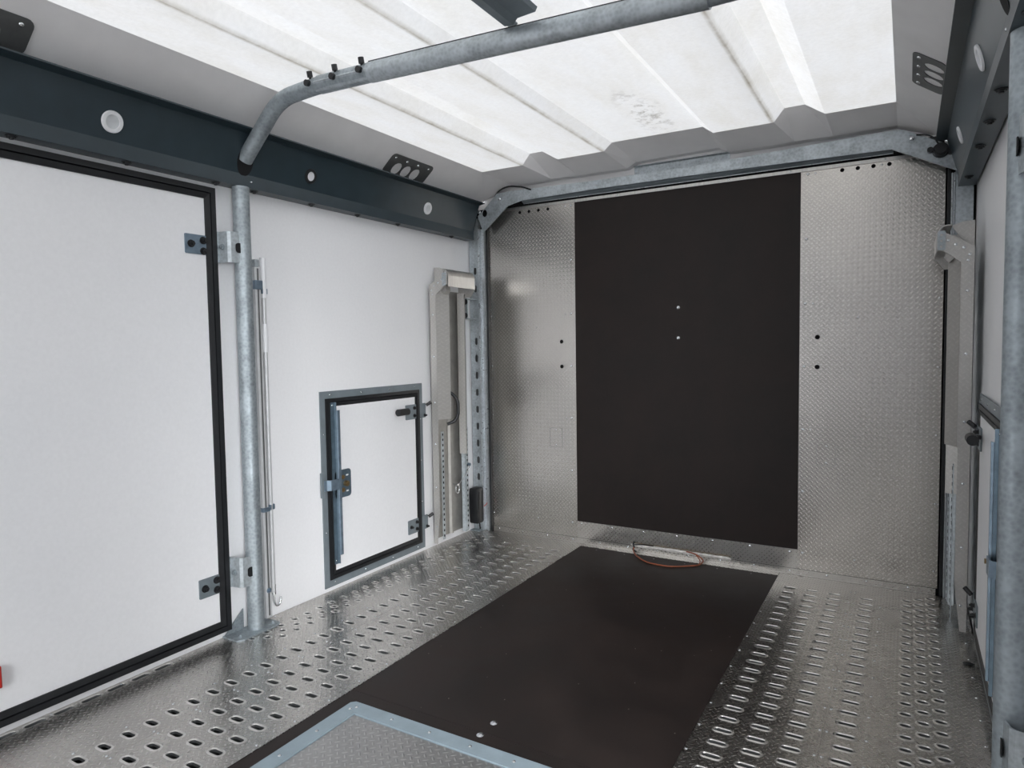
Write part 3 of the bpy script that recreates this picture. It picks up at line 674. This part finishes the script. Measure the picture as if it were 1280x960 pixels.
# ------------------------------------------------------------------ folded loading ramps against the side walls
def ramp_thing(fr, lab, far):
    t = thing('loading_ramp', lab, 'ramp', (.06, -.30, .02), None, fr)
    YN, YF = -.445, -.178
    # near side rail with its slanted front flange; the rail tapers to the foot
    bm = nb()
    poly = [(.022, .300), (.062, .300), (.062, 1.405), (.022, 1.405)]
    prism(bm, [(.026, .026), (.046, .026), (.064, .200), (.064, 1.380), (.026, 1.395)], 'Y', YN, YN+.004)
    sr = link('side_rail', bm, 'chequer_ramp', t, fr)
    link('front_flange', strip(nb(), [(.0645, YN+.002), (.098, YN+.068), (.070, YN+.074)], .003, 'Z', .690, 1.375), 'chequer_ramp', t, fr)
    for z in (.12, .33, .56, .78, 1.02, 1.24, 1.345): stud('rivet', (.045, YN, z), '-Y', sr, ('rrivet', .0055, .003), None, 'zinc_bolt', fr)
    # recessed tread web with two pressed grooves
    link('tread_web', strip(nb(), [(.030, YN+.006), (.030, YN+.13), (.042, YN+.138), (.042, YN+.150), (.030, YN+.158), (.030, YF-.006)], .003, 'Z', .050, 1.370), 'web_aluminium', t, fr)
    # far side rail
    fs = link('side_rail', strip(nb(), [(.030, YF), (.068, YF-.004), (.086, YF-.042), (.050, YF-.052)], .003, 'Z', .480, 1.360), 'chequer_ramp', t, fr)
    link('lower_rail', strip(nb(), [(.026, YF), (.066, YF-.004), (.070, YF-.034), (.052, YF-.040)], .003, 'Z', .040, .640), 'galvanised_sheet', t, fr)
    # perforated lower strips
    def holes(y, par, z0=.07, z1=.610, n=20):
        bm = nb()
        for k in range(n):
            z = z0+(z1-z0)*k/(n-1); box(bm, (.0745, y-.004, z-.006), (.0765, y+.004, z+.006))
        link('hole_row', bm, 'void', par, fr)
    ps = link('perforated_strip', bx((.072, YN+.012, .050), (.0752, YN+.034, .625), .0005), 'galvanised_sheet', t, fr); holes(YN+.023, ps)
    ps = link('perforated_strip', bx((.072, YF-.030, .050), (.0752, YF-.008, .625), .0005), 'galvanised_sheet', t, fr); holes(YF-.019, ps)
    # hooked head: side cheeks carried outward and a bent lip across the top
    link('head_cheek', prism(nb(), [(.026, 1.340), (.068, 1.342), (.104, 1.372), (.134, 1.392), (.134, 1.438), (.120, 1.450), (.060, 1.414), (.026, 1.390)], 'Y', YN-.001, YN+.004), 'chequer_ramp', t, fr)
    link('inner_cheek', prism(nb(), [(.064, 1.376), (.098, 1.345), (.112, 1.365), (.105, 1.395), (.085, 1.40)], 'Y', YN+.030, YN+.070), 'chequer_ramp', t, fr)
    link('head_cheek', prism(nb(), [(.026, 1.340), (.068, 1.342), (.104, 1.340), (.134, 1.380), (.134, 1.446), (.120, 1.464), (.060, 1.470), (.026, 1.465)], 'Y', YF-.004, YF+.001), 'chequer_ramp', t, fr)
    link('head_lip', strip(nb(), fillet2([(.092, 1.474), (.120, 1.472), (.137, 1.450), (.137, 1.382)], .02), .004, 'Y', YN+.012, YF-.008), 'brushed_aluminium', t, fr)
    link('head_back', prism(nb(), [(.024, 1.370), (.094, 1.474), (.060, 1.486), (.024, 1.488)], 'Y', YN+.045, YN+.049), 'chequer_ramp', t, fr)
    for y_ in (YN-.003, YF+.002):
        bm = plate(nb(), rrect(.112, 1.385, .136, 1.452, .005), [circ(.125, z, .0045, 10) for z in (1.398, 1.418, 1.438)], 'Y', y_-.003, y_)
        link('adjust_plate', bm, 'galvanised_sheet', t, fr)
    for x_, z_ in ((.040, 1.365), (.058, 1.390), (.082, 1.402), (.104, 1.418)): stud('rivet', (x_, YN-.001, z_), '-Y', t, ('rrivet', .0055, .003), None, 'zinc_bolt', fr)
    if fr.m is not None: return t
    bm = nb(); tube(bm, fillet([(.078, YN+.070, .835), (.108, YN+.090, .815), (.122, YN+.104, .78), (.122, YN+.104, .71), (.108, YN+.092, .675), (.076, YN+.066, .660)], .03, 5), .0085, 12)
    link('handle', bm, 'black_plastic', t, fr, 50)
    return t
def fillet2(pts, r): return [(q.x, q.y) for q in fillet([(p[0], p[1], 0) for p in pts], r, 4)]
ramp_left = ramp_thing(ID, 'folded aluminium loading ramp standing against the left wall in the back corner', 0)
ramp_thing(FR, 'folded aluminium loading ramp standing against the right wall, seen edge-on', 0)
t = ramp_left
bm = nb(); tube(bm, fillet([(.082, -.190, .415), (.110, -.225, .410), (.110, -.285, .360), (.095, -.320, .318)], .05, 6), .0018, 8); link('pin_wire', bm, 'zinc_bolt', t, ID, 60)
bm = nb(); tube(bm, [(.072, -.330, .330), (.105, -.330, .330)], .006, 12)
tube(bm, [(.100, -.330+.017*cos(a_), .305+.024*sin(a_)) for a_ in [2*pi*k/16 for k in range(17)]], .0028, 8); link('locking_pin', bm, 'zinc_bolt', t, ID, 60)
bm = nb(); tube(bm, [(.068, -.185, .415), (.088, -.190, .415)], .009, 12); link('wire_anchor', bm, 'hinge_steel', t, ID, 40)

# bracket that holds the left ramp to the upright
def holder(fr, lab):
    t = thing('ramp_holder', lab, 'bracket', (.05, -.09, 1.28), None, fr)
    link('side_plate', bx((.020, -.142, 1.225), (.060, -.138, 1.340), .001), 'galvanised_sheet', t, fr)
    for z in (1.2245, 1.3355): link('arm', bx((.020, -.138, z), (.060, -.037, z+.0045), .001), 'galvanised_sheet', t, fr)
    for z in (1.245, 1.320): bolt((.045, -.142, z), '-Y', t, fr, .011, 'black_plastic', .010)
    return t
holder(ID, 'galvanised bracket with two black bolts fixing the left ramp to the slotted upright')
holder(FR, 'galvanised bracket fixing the right ramp to the slotted upright, mostly hidden by the ramp')

# black box in the left back corner
t = thing('junction_box', 'black plastic box low on the wall between the left ramp and the slotted upright', 'box', (.05, -.11, .05))
bm = bx((.028, -.118, .058), (.088, -.050, .262), .010); link('box_body', bm, 'black_plastic', t, ID, 40)
link('box_back', bx((.020, -.050, .075), (.070, -.042, .245), .003), 'black_rubber', t)
link('rib', bx((.088, -.104, .075), (.091, -.095, .245), .001), 'black_plastic', t); link('rib', bx((.088, -.074, .075), (.091, -.065, .245), .001), 'black_plastic', t)
bm = nb(); tube(bm, fillet([(.088, -.052, .150), (.100, -.046, .160), (.104, -.045, .170)], .01), .0022, 8); link('wire', bm, 'red_plastic', t, ID, 60)
bm = nb(); tube(bm, fillet([(.060, -.060, .058), (.060, -.056, .030), (.058, -.050, .014)], .01), .004, 8); link('cable', bm, 'black_rubber', t, ID, 60)

# ------------------------------------------------------------------ floor
def tread(name, lab, x0, x1, y0, y1, slots, wall_slots=()):
    """perforated aluminium tread plate: every slot is a real hole with a pressed-up rim"""
    bm = nb(); T = .003
    t = thing(name, lab, 'floor plate', ((x0+x1)/2, (y0+y1)/2, 0))
    rims = []; es = []; outer = []
    def ring(lp, z): return [bm.verts.new((p[0], p[1], z)) for p in lp]
    def edges(vv): return [bm.edges.new((vv[k], vv[(k+1) % len(vv)])) for k in range(len(vv))]
    ov = ring([(x0, y0), (x1, y0), (x1, y1), (x0, y1)], T); es += edges(ov)
    for (cx, cy, L, W, al) in slots:
        a = ring(stadium(cx, cy, L, W, .0068, 6, al), T); es += edges(a); rims.append((a, cx, cy, L, W, al))
    bmesh.ops.triangle_fill(bm, use_beauty=True, edges=es, normal=(0, 0, 1))
    flat = set(bm.faces)
    for f in flat:
        if f.normal.z < 0: f.normal_flip()
    for a, cx, cy, L, W, al in rims:
        prev = a
        raised = .0021 if al == 0 else .0004
        for off, z in ((.0040, T+raised*.55), (.0018, T+raised), (.0004, T+raised*.9), (-.0003, T-.001), (-.0003, -.006)):
            cur = ring(stadium(cx, cy, L, W, off, 6, al), z)
            for k in range(len(cur)): f_ = bm.faces.new((prev[k], prev[(k+1) % len(cur)], cur[(k+1) % len(cur)], cur[k])); f_.smooth = True; f_.material_index = 2 if z < 0 else 1
            prev = cur
    dn = ring([(x0, y0), (x1, y0), (x1, y1), (x0, y1)], -.004)
    for k in range(4): bm.faces.new((ov[k], dn[k], dn[(k+1) % 4], ov[(k+1) % 4]))
    link('tread_sheet', bm, 'chequer_floor', t, mat2=('rim_aluminium', 'bracket_grey'))  # slot inner walls are dark grey: shade inside the holes put into colour
    return t
def col(x, ys, L, W, al=0): return [(x, y, L, W, al) for y in ys if y > -2.95]
big = [-.197-.0665*k for k in range(41)]
tL = tread('perforated_floor_plate', 'perforated aluminium floor plate running along the left wall', .002, .3812, Y_OPEN, -.0135,
    col(.325, big, .046, .0195)+col(.106, [-.061-.0672*k for k in range(25)], .027, .0175)+col(.1485, [-.091-.0672*k for k in range(24)], .027, .0175)
    + col(.189, [-.129-.0670*k for k in range(23)], .027, .0175)+col(.026, [-1.969-.0775*k for k in range(8)], .056, .019, 1))
tI = tread('perforated_floor_plate', 'perforated aluminium floor plate between the left wall plate and the dark plywood', .3818, .6965, Y_OPEN, -.0135,
    col(.4405, big, .046, .0195)+col(.5255, big, .046, .0195)+col(.6125, big, .046, .0195))
bigr = [-.197-.0656*k for k in range(41)]
sm = .0649
tR = tread('perforated_floor_plate', 'perforated aluminium floor plate running along the right wall', 2.0003, 2.403, Y_OPEN, -.0135,
    col(2.054, bigr, .048, .0165)+col(2.195, [-.139-sm*k for k in range(43)], .029, .0185)+col(2.238, [-.104-sm*k for k in range(43)], .029, .0185)+col(2.281, [-.073-sm*k for k in range(43)], .029, .0185))
tM = tread('perforated_floor_plate', 'perforated aluminium floor plate between the dark plywood and the right wall plate', 1.6885, 1.9997, Y_OPEN, -.0135,
    col(1.760, bigr, .048, .0165)+col(1.8475, bigr, .048, .0165)+col(1.9350, bigr, .048, .0165))
def floor_rivets(par, x, ys, r=.0045):
    for y in ys: stud('rivet', (x, y, .003), 'Z', par, ('frivet', r, .0022), None)
lr = [-.130-.1325*k for k in range(20)]
floor_rivets(tI, .681, lr); floor_rivets(tI, .390, [-.118-.1310*k for k in range(20)]); floor_rivets(tL, .372, [-.118-.1310*k for k in range(20)])
floor_rivets(tL, .281, [-.110-.1420*k for k in range(18)]); floor_rivets(tL, .016, [-.26-.205*k for k in range(12)])
rrv = [-.133-.1308*k for k in range(14)]
floor_rivets(tM, 1.6955, rrv); floor_rivets(tM, 1.9915, [y-.0 for y in rrv]); floor_rivets(tR, 2.0085, rrv); floor_rivets(tR, 2.105, [-.13-.131*k for k in range(14)]); floor_rivets(tR, 2.377, [-.487-.1400*k for k in range(9)])
# gap between plates shows dark underframe; plywood boards
t = thing('plywood_floor_board', 'dark brown plywood floor board reaching from the floor hatch to the back wall', 'board', (1.19, -.9, 0))
link('board', bx((.6975, -1.7695, -.008), (1.6875, -.052, .0022), .0006), 'plywood_floor', t)
for x, y in ((1.186, -1.715),): stud('bolt', (x, y, .0022), 'Z', t, ('cbolt2', .011, .004), None)
for k in range(6): stud('screw', (.80+.155*k, -.085, .0022), 'Z', t, ('screw2', .003, .001), None)
t = thing('plywood_floor_board', 'dark brown plywood floor board surrounding the floor hatch at the bottom of the picture', 'board', (1.19, -2.4, 0))
link('board', bx((.6975, Y_OPEN, -.008), (1.6875, -1.7705, .0022), .0006), 'plywood_floor', t)
stud('bolt', (1.184, -1.783, .0022), 'Z', t, ('cbolt2', .011, .004), None)

# floor hatch
t = thing('floor_hatch', 'tread plate floor hatch in a light blue-grey frame at the bottom of the picture', 'hatch', (1.19, -2.3, 0))
hx0, hx1, hy0, hy1 = .755, 1.625, -2.86, -1.825
bm = plate(nb(), [(hx0+.012, hy0), (hx1-.012, hy0), (hx1, hy0+.012), (hx1, hy1-.012), (hx1-.012, hy1), (hx0+.012, hy1), (hx0, hy1-.012), (hx0, hy0+.012)],
           [[(hx0+.052, hy0+.052), (hx1-.052, hy0+.052), (hx1-.052, hy1-.052), (hx0+.052, hy1-.052)]], 'Z', .0024, .0085)
hf = link('frame', bm, 'hatch_frame_blue', t)
for k in range(8): stud('screw', (hx0+.025, hy1-.04-.13*k, .0085), 'Z', hf, ('hscrew', .005, .002), None)
for k in range(7): stud('screw', (hx0+.035+.135*k, hy1-.024, .0085), 'Z', hf, ('hscrew', .005, .002), None)
link('lid', bx((hx0+.0545, hy0+.0545, .0024), (hx1-.0545, hy1-.0545, .0050), .0006), 'chequer_lid', t)

# ------------------------------------------------------------------ small stuff at the back wall foot
t = thing('sealant_strip', 'off-white sealant strip on the angle at the foot of the back wall', 'sealant', (1.2, -.01, .03))
bm = nb(); n = 30; rows = []
for k in range(n):
    x = .962+(1.468-.962)*k/(n-1); hgt = .011*(1-.35*random.random())*(1 if 0 < k < n-1 else .3); zc = .035-.002*k/(n-1)
    rows.append([bm.verts.new((x, -.0080, zc-hgt)), bm.verts.new((x, -.0125-.002*random.random(), zc)), bm.verts.new((x, -.0080, zc+hgt*.8))])
for a, c in zip(rows, rows[1:]):
    for k in range(2): bm.faces.new((a[k], c[k], c[k+1], a[k+1]))
    bm.faces.new((a[2], c[2], c[0], a[0]))
bm.faces.new(rows[0]); bm.faces.new(rows[-1][::-1]); bmesh.ops.recalc_face_normals(bm, faces=bm.faces)
link('bead', bm, 'foam_seal', t)
link('edge_line', bx((.962, -.0092, .0450), (1.468, -.0078, .0472), .0003), 'brass', t)
t = thing('orange_wire', 'loose orange-brown wire looped on the floor at the foot of the back wall', 'wire', (1.15, -.1, 0))
bm = nb(); pts = [(.985, -.024, .034), (.990, -.050, .016), (1.015, -.085, .0075), (1.095, -.165, .0055), (1.222, -.178, .0055), (1.340, -.090, .0065), (1.345, -.030, .014), (1.300, -.016, .036), (1.252, -.0135, .040)]
tube(bm, fillet(pts, .07, 6), .0034, 10); link('wire', bm, 'orange_cable', t, ID, 60)
bm = nb(); tube(bm, fillet([(1.222, -.170, .0052), (1.335, -.100, .0058), (1.330, -.040, .012), (1.300, -.0175, .034)], .05, 6), .0026, 8); link('wire_strand', bm, 'orange_cable', t, ID, 60)
bm = nb(); tube(bm, fillet([(.985, -.016, .055), (.978, -.022, .042), (.990, -.030, .030), (.980, -.034, .018), (1.005, -.040, .012), (.990, -.050, .018)], .01, 4), .0045, 8)
tube(bm, fillet([(.985, -.022, .040), (1.03, -.018, .046), (1.085, -.0145, .044)], .02, 4), .0028, 8); link('tangled_end', bm, 'black_rubber', t, ID, 60)
t = thing('black_scrap', 'small dark scrap lying on the floor plate beside the right wall', 'scrap', (2.375, -.59, .003))
bm = nb(); r_ = bmesh.ops.create_icosphere(bm, subdivisions=2, radius=.5)
for vv in bm.verts: vv.co = Vector((2.372+vv.co.x*.030*(1+.3*random.random()), -.672+vv.co.y*.022, .0068+vv.co.z*.007))
link('scrap', bm, 'black_rubber', t, ID, 60)

for ob in list(bpy.data.objects):
    if '_base' in ob.keys(): del ob['_base']
